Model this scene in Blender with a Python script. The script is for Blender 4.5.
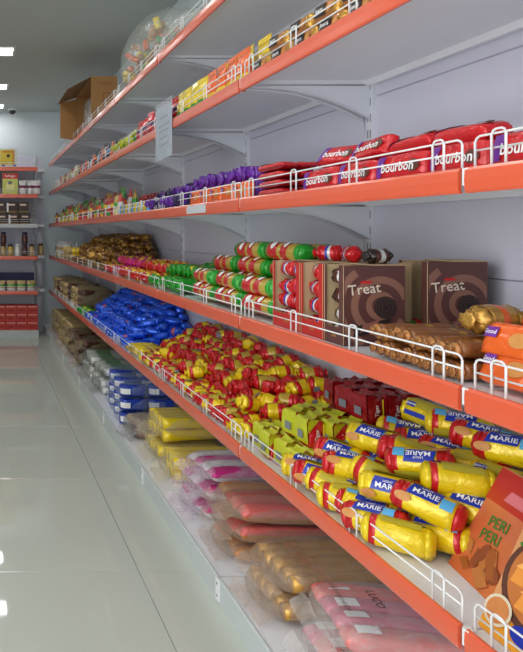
import bpy, math, random
from mathutils import noise, Vector
random.seed(7)
for o in list(bpy.data.objects): bpy.data.objects.remove(o)
scene = bpy.context.scene
COL = scene.collection
PI = math.pi
R = random.uniform

# ------------------------------------------------------------------ camera, world, lights, exposure
CAM_H = 1.155
F_PX = 622.0
cam = bpy.data.cameras.new('camera'); camo = bpy.data.objects.new('camera', cam); COL.objects.link(camo)
camo.location = (0, 0, CAM_H); camo.rotation_euler = (PI/2, 0, 0)
cam.sensor_fit = 'AUTO'; cam.sensor_width = 36; cam.lens = F_PX*36/652
cam.shift_x = 281.5/652; cam.shift_y = -93/652; cam.clip_start = .02
scene.camera = camo
w = bpy.data.worlds.new('world'); scene.world = w; w.use_nodes = True
w.node_tree.nodes['Background'].inputs[0].default_value = (.86, .93, 1, 1)
w.node_tree.nodes['Background'].inputs[1].default_value = .5
def area(name, loc, rot, sx, sy, power, col=(1, 1, 1)):
    l = bpy.data.lights.new(name, 'AREA'); l.shape = 'RECTANGLE'; l.size = sx; l.size_y = sy; l.energy = power; l.color = col
    o = bpy.data.objects.new(name, l); COL.objects.link(o); o.location = loc; o.rotation_euler = rot
    return o
# daylight entering through the glazed shop front behind the photographer and the open side entrance
area('shopfront_daylight', (-.6, -2.75, 1.35), (PI/2, 0, 0), 3.4, 2.2, 13, (.97, .98, 1))
area('entrance_daylight', (-1.9, -.35, 1.25), (PI/2, 0, -PI/2), 2.6, 2.2, 44, (1, .99, .98))
scene.view_settings.view_transform = 'Standard'; scene.view_settings.look = 'None'
scene.view_settings.gamma = 1; scene.view_settings.use_curve_mapping = False
scene.view_settings.exposure = .54
LAMP_W = 1.1

# ------------------------------------------------------------------ helpers
def lin(c):
    return tuple(((x/255)/12.92 if x/255 <= .04045 else ((x/255+.055)/1.055)**2.4) for x in c)
MATS = {}
def mat(name, rgb, rough=.5, metal=0, bump=0, bscale=60, coat=0, var=0, vscale=8, emit=0, spec=.5):
    if name in MATS: return MATS[name]
    m = bpy.data.materials.new(name); m.use_nodes = True; MATS[name] = m
    nt = m.node_tree; b = nt.nodes['Principled BSDF']
    c = lin(rgb); b.inputs['Base Color'].default_value = (*c, 1)
    b.inputs['Roughness'].default_value = rough; b.inputs['Metallic'].default_value = metal
    b.inputs['Coat Weight'].default_value = coat; b.inputs['Coat Roughness'].default_value = .12
    b.inputs['Specular IOR Level'].default_value = spec
    if emit:
        b.inputs['Emission Color'].default_value = (1, 1, 1, 1); b.inputs['Emission Strength'].default_value = emit
    if bump or var:
        tc = nt.nodes.new('ShaderNodeTexCoord')
    if bump:
        n = nt.nodes.new('ShaderNodeTexNoise'); n.inputs['Scale'].default_value = bscale; n.inputs['Detail'].default_value = 3
        n.inputs['Distortion'].default_value = .8
        bp = nt.nodes.new('ShaderNodeBump'); bp.inputs['Strength'].default_value = bump; bp.inputs['Distance'].default_value = .004
        nt.links.new(tc.outputs['Object'], n.inputs['Vector']); nt.links.new(n.outputs['Fac'], bp.inputs['Height'])
        nt.links.new(bp.outputs['Normal'], b.inputs['Normal'])
    if var:
        n2 = nt.nodes.new('ShaderNodeTexNoise'); n2.inputs['Scale'].default_value = vscale; n2.inputs['Detail'].default_value = 4
        mx = nt.nodes.new('ShaderNodeMix'); mx.data_type = 'RGBA'
        mx.inputs[6].default_value = (*[x*(1-var) for x in c], 1); mx.inputs[7].default_value = (*[min(1, x*(1+var)) for x in c], 1)
        nt.links.new(tc.outputs['Object'], n2.inputs['Vector']); nt.links.new(n2.outputs['Fac'], mx.inputs[0])
        nt.links.new(mx.outputs[2], b.inputs['Base Color'])
    return m
def wrap(name, rgb, metal=.12, rough=.24, bump=1.0, bscale=48):      # printed shiny wrapper plastic
    return mat(name, rgb, rough, metal, bump, bscale, coat=.35)
def film(name, rgb, alpha, rough=.25, bscale=18):                    # see-through crinkled plastic
    if name in MATS: return MATS[name]
    m = bpy.data.materials.new(name); m.use_nodes = True; MATS[name] = m
    nt = m.node_tree; b = nt.nodes['Principled BSDF']; out = nt.nodes['Material Output']
    b.inputs['Base Color'].default_value = (*lin(rgb), 1); b.inputs['Roughness'].default_value = rough
    b.inputs['Specular IOR Level'].default_value = .8
    tc = nt.nodes.new('ShaderNodeTexCoord'); n = nt.nodes.new('ShaderNodeTexNoise')
    n.inputs['Scale'].default_value = bscale; n.inputs['Detail'].default_value = 5; n.inputs['Distortion'].default_value = 2
    rp = nt.nodes.new('ShaderNodeMapRange'); rp.inputs[1].default_value = .3; rp.inputs[2].default_value = .75
    rp.inputs[3].default_value = alpha*.6; rp.inputs[4].default_value = min(1, alpha*1.4)
    bp = nt.nodes.new('ShaderNodeBump'); bp.inputs['Strength'].default_value = .6; bp.inputs['Distance'].default_value = .008
    tr = nt.nodes.new('ShaderNodeBsdfTransparent'); mx = nt.nodes.new('ShaderNodeMixShader')
    L = nt.links.new
    L(tc.outputs['Object'], n.inputs['Vector']); L(n.outputs['Fac'], rp.inputs[0]); L(n.outputs['Fac'], bp.inputs['Height'])
    L(bp.outputs['Normal'], b.inputs['Normal']); L(rp.outputs[0], mx.inputs[0])
    L(tr.outputs[0], mx.inputs[1]); L(b.outputs[0], mx.inputs[2]); L(mx.outputs[0], out.inputs[0])
    return m

class MB:
    def __init__(s): s.v = []; s.f = []; s.m = []
    def add(s, vs, fs, m=0):
        k = len(s.v); s.v += [tuple(p) for p in vs]
        for i, f in enumerate(fs):
            s.f.append(tuple(k+j for j in f)); s.m.append(m[i] if isinstance(m, (list, tuple)) else m)
        return s
    def box(s, a, b, m=0):          # m: index or six indices -x +x -y +y -z +z
        (x0, y0, z0), (x1, y1, z1) = a, b
        vs = [(x0,y0,z0),(x1,y0,z0),(x1,y1,z0),(x0,y1,z0),(x0,y0,z1),(x1,y0,z1),(x1,y1,z1),(x0,y1,z1)]
        return s.add(vs, [(0,4,7,3),(1,2,6,5),(0,1,5,4),(3,7,6,2),(0,3,2,1),(4,5,6,7)], m)
    def tube(s, pts, r, n=6, m=0):
        pts = [Vector(p) for p in pts]; rings = []
        for i, p in enumerate(pts):
            d = (pts[min(i+1, len(pts)-1)]-pts[max(i-1, 0)]).normalized()
            up = Vector((0, 0, 1)) if abs(d.z) < .9 else Vector((1, 0, 0))
            a = d.cross(up).normalized(); b = d.cross(a).normalized()
            rings.append([p+a*math.cos(2*PI*k/n)*r+b*math.sin(2*PI*k/n)*r for k in range(n)])
        vs = [q for rg in rings for q in rg]; fs = []
        for i in range(len(pts)-1):
            for k in range(n):
                fs.append((i*n+k, i*n+(k+1) % n, (i+1)*n+(k+1) % n, (i+1)*n+k))
        fs += [tuple(range(n))[::-1], tuple(range((len(pts)-1)*n, len(pts)*n))]
        return s.add(vs, fs, m)
    def rings(s, rs, m=0, cap=True):   # list of equal length rings
        n = len(rs[0]); vs = [q for rg in rs for q in rg]; fs = []; ms = []
        for i in range(len(rs)-1):
            for k in range(n):
                fs.append((i*n+k, i*n+(k+1) % n, (i+1)*n+(k+1) % n, (i+1)*n+k))
                ms.append(m(i, k) if callable(m) else m)
        if cap:
            fs += [tuple(range(n))[::-1], tuple(range((len(rs)-1)*n, len(rs)*n))]
            ms += [m(0, 0) if callable(m) else m, m(len(rs)-2, 0) if callable(m) else m]
        return s.add(vs, fs, ms)
    def prism(s, poly, y0, y1, m=0):   # polygon in xz extruded along y
        n = len(poly)
        vs = [(x, y0, z) for x, z in poly]+[(x, y1, z) for x, z in poly]
        fs = [(i, (i+1) % n, n+(i+1) % n, n+i) for i in range(n)]+[tuple(range(n))[::-1], tuple(range(n, 2*n))]
        return s.add(vs, fs, m)
    def mesh(s, name, mats, smooth=False):
        me = bpy.data.meshes.new(name); me.from_pydata(s.v, [], s.f)
        for q in (mats if isinstance(mats, (list, tuple)) else [mats]): me.materials.append(q)
        me.polygons.foreach_set('material_index', s.m)
        me.polygons.foreach_set('use_smooth', [smooth]*len(s.f))
        me.update(); return me
def ob(name, me, parent=None, loc=(0, 0, 0), rot=(0, 0, 0)):
    o = bpy.data.objects.new(name, me); COL.objects.link(o); o.parent = parent; o.location = loc; o.rotation_euler = rot
    return o
def tag(o, label, cat, group=None):
    o['label'] = label; o['category'] = cat
    if group: o['group'] = group
    return o
def thing(name, label, cat, loc, rot=(0, 0, 0), group=None):
    return tag(ob(name, None, None, loc, rot), label, cat, group)
def struct(o): o['kind'] = 'structure'; return o
_tx = {}
def text2d(t, size, off=.012):
    key = (t, off)
    if key not in _tx:
        cu = bpy.data.curves.new('t', 'FONT'); cu.body = t; cu.size = 1; cu.align_x = 'CENTER'; cu.align_y = 'CENTER'
        cu.resolution_u = 2; cu.offset = off
        o = bpy.data.objects.new('t', cu); COL.objects.link(o); bpy.context.view_layer.update()
        me = bpy.data.meshes.new_from_object(o.evaluated_get(bpy.context.evaluated_depsgraph_get()))
        _tx[key] = ([tuple(v.co[:2]) for v in me.vertices], [tuple(p.vertices) for p in me.polygons])
        bpy.data.objects.remove(o); bpy.data.meshes.remove(me); bpy.data.curves.remove(cu)
    v, f = _tx[key]
    return [(a*size, b*size) for a, b in v], f
def rect2d(w, h, nx=6, ny=4, ell=False, slant=0):
    vs = []; fs = []
    for j in range(ny+1):
        for i in range(nx+1):
            a = 2*i/nx-1; b = 2*j/ny-1
            if ell:
                a, b = a*math.sqrt(1-b*b/2), b*math.sqrt(1-a*a/2)
            vs.append((a*w/2+b*slant, b*h/2))
    for j in range(ny):
        for i in range(nx):
            k = j*(nx+1)+i; fs.append((k, k+1, k+nx+2, k+nx+1))
    return vs, fs
def ring2d(r0, r1, a0=0, a1=2*PI, n=28, clip=None, cx=0, cy=0):
    vs = []; fs = []
    for i in range(n+1):
        a = a0+(a1-a0)*i/n
        for r in (r0, r1): vs.append((cx+math.cos(a)*r, cy+math.sin(a)*r))
    for i in range(n): fs.append((2*i, 2*i+1, 2*i+3, 2*i+2))
    if clip:
        vs = [(min(max(x, clip[0]), clip[1]), min(max(y, clip[2]), clip[3])) for x, y in vs]
    return vs, fs
def shift2d(s, dx, dy, rot=0):
    c, n = math.cos(rot), math.sin(rot)
    return [(x*c-y*n+dx, x*n+y*c+dy) for x, y in s[0]], s[1]
def decal(shape, fn, m, name):
    return MB().add([fn(x, y) for x, y in shape[0]], shape[1]).mesh(name, m, True)

# ------------------------------------------------------------------ materials of the place
M_floor = mat('floor_tile', (200, 205, 194), .035, 0, 0, coat=0, var=.05, vscale=1.2, spec=.6)
M_grout = mat('floor_grout', (160, 162, 154), .6)
M_wall = mat('painted_wall', (214, 222, 226), .7, var=.03, vscale=1)
M_ceil = mat('painted_ceiling', (186, 192, 187), .85, var=.03, vscale=1)
M_panel = mat('panel_enamel', (212, 212, 226), .38, var=.02, vscale=3)
M_deck = mat('shelf_enamel', (234, 235, 240), .35, var=.02, vscale=4)
M_brack = mat('bracket_enamel', (222, 226, 232), .4)
M_orange = mat('orange_price_channel', (226, 88, 48), .4, var=.06, vscale=5, coat=1.0)
M_orange.node_tree.nodes['Principled BSDF'].inputs['Coat Roughness'].default_value = .22
M_orange.node_tree.nodes['Principled BSDF'].inputs['Coat IOR'].default_value = 1.6
M_wire = mat('white_wire', (236, 237, 238), .35)
M_kick = mat('kick_plate_enamel', (196, 202, 202), .3)
M_dark = mat('slot_dark', (120, 120, 126), .7)
M_kraft = mat('kraft_card', (168, 122, 72), .8, var=.06, vscale=14)
M_kraft2 = mat('pale_card', (196, 170, 132), .8, var=.05, vscale=14)
M_white = mat('white_print', (240, 240, 240), .4)

# ------------------------------------------------------------------ room
XF, XB = .8125, 1.2225
CEIL = CAM_H+1.478
YW = 7.6
floor = struct(ob('floor', MB().box((-2.1, -3, -.12), (1.32, YW+.1, -.006)).mesh('floor', M_grout)))
T = .8
tile_me = MB()
g = .0012; b_ = .003
tile_me.rings([[(g,g,-.006),(T-g,g,-.006),(T-g,T-g,-.006),(g,T-g,-.006)], [(g,g,-b_*.3),(T-g,g,-b_*.3),(T-g,T-g,-b_*.3),(g,T-g,-b_*.3)],
               [(g+b_*.4,g+b_*.4,0),(T-g-b_*.4,g+b_*.4,0),(T-g-b_*.4,T-g-b_*.4,0),(g+b_*.4,T-g-b_*.4,0)]])
tile_me = tile_me.mesh('tile', M_floor)
for i in range(-4, 1):
    for j in range(-6, 7):
        ob('tile', tile_me, floor, (.543+T*i, 2.12+T*j, 0))
struct(ob('ceiling', MB().box((-2.1, -3, CEIL), (1.32, YW+.1, CEIL+.1)).mesh('ceiling', M_ceil)))
struct(ob('wall_back', MB().box((-2.1, YW, -.006), (1.32, YW+.1, CEIL)).mesh('wall_back', M_wall)))
struct(ob('wall_right', MB().box((1.262, -3, -.006), (1.32, YW, CEIL)).mesh('wall_right', M_wall)))
struct(ob('wall_left', MB().box((-2.1, 1.4, -.006), (-2.0, YW, CEIL)).box((-2.1, -3, 2.45), (-2.0, 1.4, CEIL)).box((-2.1, -3, -.006), (-2.0, -2.0, 2.45)).mesh('wall_left', M_wall)))
struct(ob('wall_front', MB().box((-2.0, -3, 2.5), (1.262, -2.9, CEIL)).box((-2.0, -3, -.006), (1.262, -2.9, .2)).box((-2.0, -3, .2), (-1.85, -2.9, 2.5)).box((1.15, -3, .2), (1.262, -2.9, 2.5)).mesh('wall_front', M_wall)))

# recessed ceiling lamps, each with its own light
fr = MB()
for a, b in (((-.12,-.12,-.008),(.12,-.1,0)), ((-.12,.1,-.008),(.12,.12,0)), ((-.12,-.1,-.008),(-.1,.1,0)), ((.1,-.1,-.008),(.12,.1,0))): fr.box(a, b)
fr = fr.mesh('lamp_frame', M_white)
dm = MB().box((-.1,-.1,-.005),(.1,.1,0)).mesh('diffuser', mat('lamp_diffuser', (255, 255, 255), .5, emit=9))
for X in (.165, -1.35):
    for k, Y in enumerate((-.95, .25, 1.45, 2.6, 3.72, 5.05, 6.27, 7.24)):
        t = thing('ceiling_light', 'square recessed ceiling lamp %s from the back wall, in the row %s' % (['eighth', 'seventh', 'sixth', 'fifth', 'fourth', 'third', 'second', 'first'][k], 'over the shelves' if X > 0 else 'away from the shelves'), 'ceiling light', (X, Y, CEIL), group='recessed ceiling lamps')
        ob('frame', fr, t); ob('diffuser', dm, t)
        l = bpy.data.lights.new('lamp_light', 'AREA'); l.size = .19; l.energy = LAMP_W; l.color = (1, .98, .95)
        lo = ob('lamp_light', l, t, (0, 0, -.012)); lo['kind'] = 'structure'
t = thing('security_camera', 'small black dome security camera on the ceiling by the back wall', 'camera', (.385, 7.42, CEIL))
ob('base', MB().rings([[(math.cos(a*PI/6)*.05, math.sin(a*PI/6)*.05, z) for a in range(12)] for z in (-.02, 0)]).mesh('base', M_white), t)
ob('dome', MB().rings([[(math.cos(a*PI/6)*r, math.sin(a*PI/6)*r, z) for a in range(12)] for r, z in ((.008,-.062),(.028,-.055),(.04,-.04),(.043,-.02))]).mesh('dome', mat('black_dome', (14, 14, 16), .15), True), t)

# ------------------------------------------------------------------ shelving
SZ = [.491, .896, 1.265, 1.640, 1.975]     # tops of the price channels
Z1, Z2, Z3, Z4, Z5 = [z-.004 for z in SZ]  # the decks
LB = .9
def shelf_meshes(depth):
    d = {}
    k = MB().box((.0085, .004, -.009), (depth-.004, LB-.004, -.004)); k.box((depth-.02, .004, -.028), (depth-.004, LB-.004, -.009))
    k.box((.0085, .004, -.024), (.02, LB-.004, -.009)); k.box((.02, .004, -.0215), (depth-.02, .012, -.009)).box((.02, LB-.012, -.0215), (depth-.02, LB-.004, -.009))
    d['deck'] = k.mesh('shelf', M_deck)
    prof = [(.002,-.043),(0,-.038),(-.001,-.02),(0,-.005),(.003,0),(.0083,0),(.0083,-.003),(.0055,-.006),(.0055,-.038),(.0083,-.043)]
    d['lip'] = MB().prism(prof, .007, LB-.007).mesh('price_channel', M_orange)
    d['lipw'] = MB().prism(prof, .007, LB-.007).mesh('price_channel', M_kick)
    # wire rail
    wv = MB(); x = .0125; r = .002; z1, z2 = .050, .027
    y0, y1 = .014, LB-.014
    wv.tube([(x,y0,-.003),(x,y0,z1-.01),(x,y0+.003,z1-.003),(x,y0+.01,z1),(x,y1-.01,z1),(x,y1-.003,z1-.003),(x,y1,z1-.01),(x,y1,-.003)], r)
    wv.tube([(x,y0,z2),(x,y1,z2)], r*.9)
    for yc in (.065, .32, .58, .835):
        hw = .0135; xx = x-.0035
        wv.tube([(xx,yc-hw,-.002),(xx,yc-hw,z1-.002),(xx,yc-hw+.003,z1+.004),(xx,yc-hw+.008,z1+.006),(xx,yc+hw-.008,z1+.006),(xx,yc+hw-.003,z1+.004),(xx,yc+hw,z1-.002),(xx,yc+hw,-.002)], r)
    d['wire'] = wv.mesh('wire_rail', M_wire, True)
    bk = MB(); n = 14; xs = [.03+(depth-.045)*i/n for i in range(n+1)]
    low = [(x, -.032-.095*((x-.03)/(depth-.045))**2.1) for x in xs]
    poly = [(depth-.012, -.0285), (.03, -.0285)]+low+[(depth-.012, -.165)]
    bk.prism(poly, -.0015, .0015)
    for i in range(n):                                            # folded rim along the arc
        (xa, za), (xb, zb) = low[i], low[i+1]
        bk.prism([(xa, za-.002), (xb, zb-.002), (xb, zb+.001), (xa, za+.001)], -.007, .007)
    d['brack'] = bk.mesh('bracket', M_brack)
    d['clip'] = MB().box((.001, -.0065, -.03), (.014, .0065, -.001)).box((.006, -.004, -.043), (.016, .004, -.03), 1).mesh('end_clip', [M_wire, M_orange])
    d['upright'] = MB().box((depth-.012, -.0145, 0), (depth+.026, .0145, 2.08)).mesh('upright', M_brack)
    sl = MB()
    for i in range(38): sl.box((depth-.0128, -.008, .1+i*.05), (depth-.0118, -.004, .125+i*.05)).box((depth-.0128, .004, .1+i*.05), (depth-.0118, .008, .125+i*.05))
    d['slot'] = sl.mesh('slot_row', M_dark)
    d['kick'] = MB().prism([(-.0705,0),(-.0705,.076),(-.066,.08),(-.06,.08),(-.06,0)], .002, LB-.002).mesh('kick_plate', M_kick)
    d['base'] = MB().box((-.06, .003, .06), (depth-.013, LB-.003, .078)).box((-.0595, .003, 0), (depth-.013, .012, .06)).box((-.0595, LB-.012, 0), (depth-.013, LB-.003, .06)).mesh('base_deck', M_deck)
    d['kclip'] = MB().box((-.0745, -.012, .012), (-.0705, .012, .082)).box((-.0748,-.004,.022),(-.0744,.004,.03),1).box((-.0748,-.004,.06),(-.0744,.004,.068),1).mesh('joint_clip', [M_wire, M_dark])
    seams = [.08, .512, 1.045, 1.578, 2.06]
    d['panels'] = [MB().prism([(depth,a+.003),(depth+.004,a+.0005),(depth+.02,a+.0005),(depth+.02,b-.0005),(depth+.004,b-.0005),(depth,b-.003)], .0015, LB-.0295).mesh('back_panel', M_panel) for a, b in zip(seams, seams[1:])]
    return d
SM = shelf_meshes(XB-XF)
def bay(label, loc, rz=0, zs=SZ, last=True, first=False, group=None, grey=()):
    t = thing('shelving_bay', label, 'shelf', loc, (0, 0, rz), group)
    for m in SM['panels']: ob('back_panel', m, t)
    ups = [LB-.0148] if not first else [.0148, LB-.0148]
    for y in ups:
        u = ob('upright', SM['upright'], t, (0, y, 0)); ob('slot_row', SM['slot'], u)['kind'] = 'stuff'
    kp = ob('kick_plate', SM['kick'], t); ob('joint_clip', SM['kclip'], kp, (0, LB-.0125, 0))
    ob('base_deck', SM['base'], t)
    for i, z in enumerate(zs):
        s = ob('shelf', SM['deck'], t, (0, 0, z))
        ob('price_channel', SM['lipw' if i in grey else 'lip'], s); ob('wire_rail', SM['wire'], s)
        for y in (.0185, LB-.0185): ob('bracket', SM['brack'], s, (0, y, 0))
        ob('end_clip', SM['clip'], s, (0, LB-.007, 0))
    return t
names = ['white shelving bay with orange edges holding the leaning snack cartons and orange biscuit packs',
  'white shelving bay with orange edges holding brown biscuit display boxes and yellow biscuit rolls',
  'orange-edged shelving bay with green and red sweet rolls above a red and yellow pile',
  'orange-edged shelving bay with a hanging paper notice on its edge',
  'orange-edged shelving bay holding the pile of shiny blue packs',
  'orange-edged shelving bay below the open cardboard carton',
  'orange-edged shelving bay holding tan bagged snacks near the corner',
  'last orange-edged shelving bay of the long run, against the corner shelf']
for k in range(8):
    bay(names[k], (XF, .15+LB*k, 0), first=False)
EZ = [.515, .90, 1.255, 1.586, 1.885]
YE = 6.88
bay('shelving bay standing across the end of the aisle with red boxes on its base', (.645, YE, 0), PI/2, EZ, first=True, grey=(2,))
bay('shelving bay across the aisle end, farther from the corner', (.645-LB, YE, 0), PI/2, EZ, grey=(2,))
cs = thing('corner_shelf', 'narrow white corner shelf between the end bay and the long run', 'shelf', (.665, 7.3, 0))
ob('back_panel', MB().box((0, .062, 0), (.07, .075, 2.05)).mesh('back_panel', M_panel), cs)
for z in EZ: ob('shelf', MB().box((0, -.2, z-.03), (.07, .06, z)).mesh('shelf', M_deck), cs)

# ------------------------------------------------------------------ pack builders: each returns dict(parts, h)
def wr(p, s, amp, sc=40):
    n = noise.noise_vector(Vector((p[0]*sc+s*7.3, p[1]*sc, p[2]*sc)))
    return (p[0]+n.x*amp*.6, p[1]+n.y*amp, p[2]+n.z*amp)
def flow_pack(L, W, H, m_main, m_back=None, m_end=None, n=4, seed=0, amp=.0016, bands=None, patches=(), texts=(), nx=12, nt=16, fin=True, merge=False, p=7):
    """flow-wrapped pack: axis x, printed face +z; patches/texts: (shape, (u,v), material, name)"""
    mats = [m_main, m_back or m_main, m_end or m_main]
    def hw(u): return (1-min(1, abs(2*u/L))**p)**.5
    us = [L/2*math.sin(PI/2*(2*i/nx-1)) for i in range(nx+1)]
    rs = []
    for i, u in enumerate(us):
        h = max(.0012, H/2*hw(u)); wd = W/2*(.86+.14*hw(u))
        ring = []
        for k in range(nt):
            a = 2*PI*k/nt; c, s_ = math.cos(a), math.sin(a)
            y = wd*math.copysign(abs(c)**(2/n), c); z = h*math.copysign(abs(s_)**(2/n), s_)
            ring.append(wr((u, y, z), seed, amp if 0 < i < nx else 0))
        rs.append(ring)
    def mi(i, k):
        u = (us[i]+us[i+1])/2
        if m_end and abs(u) > L*.36: return 2
        a = (k+.5)/nt
        if m_back and .5 < a: return 1
        return 0
    body = MB().rings(rs, mi)
    parts = []
    def finmesh(sg):
        f = MB(); nz = 10; pts = []
        for j in range(nz+1):
            y = -W*.43+W*.86*j/nz
            pts.append((sg*(L/2-.001), y, .0006*math.sin(j*2.3)))
            pts.append((sg*(L/2+.006+(.0016 if j % 2 else 0)), y, .0012*math.sin(j*1.7+seed)))
        vs = pts+[(x, y, z-.0009) for x, y, z in pts]; o = len(pts); fs = []
        for j in range(nz):
            q = (2*j, 2*j+1, 2*j+3, 2*j+2)
            fs += [q, tuple(o+x for x in q[::-1])]; fs.append((2*j+1, o+2*j+1, o+2*j+3, 2*j+3))
        f.add(vs, fs); return f
    if merge and fin:
        for sg in (-1, 1):
            f = finmesh(sg); body.add(f.v, f.f, 2 if m_end else 0)
    parts.append(('wrapper', body.mesh('wrapper', mats, True)))
    if fin and not merge:
        for sg in (-1, 1): parts.append(('end_seal', finmesh(sg).mesh('end_seal', m_end or m_main, False)))
    def top(u, v, off):
        h = H/2*hw(u); wd = W/2*(.86+.14*hw(u))
        z = h*max(0, 1-min(1, abs(v/wd))**n)**(1/n)
        return (u, v, z+off)
    for i, (sh, (u, v), m, nm) in enumerate(list(patches)+list(texts)):
        off = amp*.9+.0007+.0004*i
        parts.append((nm, decal(shift2d(sh, u, v), lambda x, y: top(x, y, off), m, nm)))
    return dict(parts=parts, W=W, H=H)
def roll_pack(L, Rr, m_body, m_end, m_half=None, seed=0, amp=.0012, patches=(), texts=(), nx=8, nt=16, pleat=.12, tuft=.012, flat_end=False, ribs=0, bands=()):
    """round roll: axis x, printed side +z, gathered ends; bands: (u0,u1,material index from extra list)"""
    mats = [m_body, m_half or m_body]+[b[2] for b in bands]
    us = [-L/2+L*i/nx for i in range(nx+1)]
    rs = [[wr((u, math.cos(2*PI*k/nt)*Rr*(1-.05*ribs*(i % 2)), math.sin(2*PI*k/nt)*Rr*(1-.05*ribs*(i % 2))), seed, amp) for k in range(nt)] for i, u in enumerate(us)]
    def mi(i, k):
        u = (us[i]+us[i+1])/2/L
        for j, b in enumerate(bands):
            if b[0] <= u <= b[1]: return 2+j
        return 1 if (m_half and k >= nt/2) else 0
    parts = [('wrapper', MB().rings(rs, mi).mesh('wrapper', mats, True))]
    for sg in (-1, 1):
        prof = [(0, 1.0), (.28, .9), (.5, .62), (.55, .34)] + ([(.5, .1)] if flat_end else [(.62, .26), (.62+tuft/Rr*.6, .5), (.62+tuft/Rr, .62), (.6+tuft/Rr, .3)])
        er = []
        for j, (dx, f) in enumerate(prof):
            ring = []
            for k in range(nt):
                a = 2*PI*k/nt
                q = Rr*f*(1+pleat*(math.cos(8*a+seed) if j else 0)+(.08*math.sin(3*a+seed*2) if j > 1 else 0))
                ring.append((sg*(L/2+dx*Rr), math.cos(a)*q, math.sin(a)*q))
            er.append(ring)
        if sg > 0: pass
        parts.append(('twist_end', MB().rings(er).mesh('twist_end', m_end, True)))
    for i, (sh, (u, v), m, nm) in enumerate(list(patches)+list(texts)):
        rr = Rr+amp*.9+.0008+.0004*i
        parts.append((nm, decal(shift2d(sh, u, v), lambda x, y: (x, math.sin(y/rr)*rr, math.cos(y/rr)*rr), m, nm)))
    return dict(parts=parts, W=2*Rr, H=2*Rr)
def pouch_pack(W, H, D, m_main, m_band=None, m_low=None, seed=0, amp=.003, nx=8, nz=10, patches=(), texts=(), single=True):
    """standing pouch: width x, printed face -y, height z, base at z=0"""
    mats = [m_main, m_band or m_main, m_low or m_main]
    rs = []; zs = [H*i/nz for i in range(nz+1)]
    def th(t): return D/2*max(.02, (1-t**3))*(.75+.25*min(1, t*6))
    nt = 16
    for i, z in enumerate(zs):
        t = z/H; d = th(t); wd = W/2*(.94+.06*t)
        ring = []
        for k in range(nt):
            a = 2*PI*k/nt; c, s_ = math.cos(a), math.sin(a)
            ring.append(wr((wd*math.copysign(abs(c)**.7, c), d*math.copysign(abs(s_)**.8, s_), z), seed, amp*(1 if 0 < i < nz else 0), 18))
        rs.append(ring)
    def mi(i, k):
        t = (i+.5)/nz
        return 1 if .45 < t < .72 else (2 if t < .32 else 0)
    body = MB().rings(rs, mi)
    parts = [('wrapper', body.mesh('wrapper', mats, True))]
    s = MB().box((-W*.49, -.0009, H-.002), (W*.49, .0009, H+.014))
    parts.append(('top_seal', s.mesh('top_seal', m_main)))
    for i, (sh, (u, v), m, nm) in enumerate(list(patches)+list(texts)):
        parts.append((nm, decal(shift2d(sh, u, v), lambda x, y: (x, -th(y/H)*max(.1, 1-abs(2*x/W)**3)**.5-amp*.8-.001-.0005*i, y), m, nm)))
    return dict(parts=parts, W=D, H=0)

def put(proto, name, label, cat, group, loc, rot=(0, 0, 0), roll=0.0, sc=1.0, only=None):
    hz = (abs(math.sin(roll))*proto['W']+abs(math.cos(roll))*proto['H'])/2 if proto['H'] else 0
    parts = proto['parts'] if only is None else proto['parts'][:only]
    if len(parts) == 1:
        o = ob(name, parts[0][1], None, (loc[0], loc[1], loc[2]+hz*sc), (rot[0]+0, rot[1], rot[2]))
        if roll: o.rotation_mode = 'XYZ'; o.rotation_euler = (roll, rot[1], rot[2])
        o.scale = (sc,)*3
        return tag(o, label, cat, group)
    t = thing(name, label, cat, loc, rot, group); t.scale = (sc,)*3
    for nm, me in parts: ob(nm, me, t, (0, 0, hz), (roll, 0, 0))
    return t

# ------------------------------------------------------------------ wrapper colours
W_red = wrap('wrap_red', (205, 22, 30)); W_dred = wrap('wrap_deep_red', (150, 16, 26)); W_yel = wrap('wrap_yellow', (240, 208, 20)); W_mus = wrap('wrap_mustard', (196, 166, 62))
W_lime = wrap('wrap_lime', (200, 204, 36)); W_blue = wrap('wrap_blue', (30, 62, 170)); W_foil = mat('blue_foil', (36, 100, 236), .18, .5, 1.0, 60, coat=.5)
W_green = wrap('wrap_green', (34, 158, 40)); W_purp = wrap('wrap_purple', (104, 36, 160)); W_dpurp = wrap('wrap_dark_purple', (56, 34, 92)); W_oran = wrap('wrap_orange', (236, 100, 24))
W_pink = wrap('wrap_pink', (206, 40, 130)); W_brown = wrap('wrap_brown', (84, 44, 34)); W_gold = mat('gold_foil', (206, 156, 70), .25, .6, .8, 60, coat=.3); W_bis = wrap('wrap_biscuit', (186, 122, 62), .1, .3)
W_gold2 = mat('dull_gold_foil', (176, 116, 58), .25, .4, 1.0, 80, coat=.4)
W_bis2 = wrap('wrap_clear_biscuit', (140, 86, 44), .1, .22)
W_tan = wrap('wrap_tan', (190, 160, 106), .1, .3); W_white = wrap('wrap_white', (226, 226, 224)); W_sky = wrap('wrap_sky', (70, 150, 214)); W_navy = wrap('wrap_navy', (26, 34, 76)); W_bron = mat('bronze_foil', (146, 104, 40), .25, .6, .8, 70, coat=.3)
W_char = wrap('wrap_charcoal', (44, 36, 34)); W_salm = wrap('wrap_salmon', (226, 110, 104)); W_rose = wrap('wrap_rose', (214, 104, 132)); W_cream = wrap('wrap_cream', (222, 196, 150))
P_blue = mat('print_blue', (24, 50, 168), .35); P_white = mat('print_white', (244, 244, 244), .4); P_red = mat('print_red', (206, 26, 30), .4); P_yel = mat('print_yellow', (246, 206, 40), .4)
P_sky = mat('print_sky', (90, 176, 226), .4); P_black = mat('print_black', (26, 22, 22), .4); P_brown = mat('print_brown', (90, 50, 36), .5); P_olive = mat('print_olive', (186, 172, 48), .45)
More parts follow.
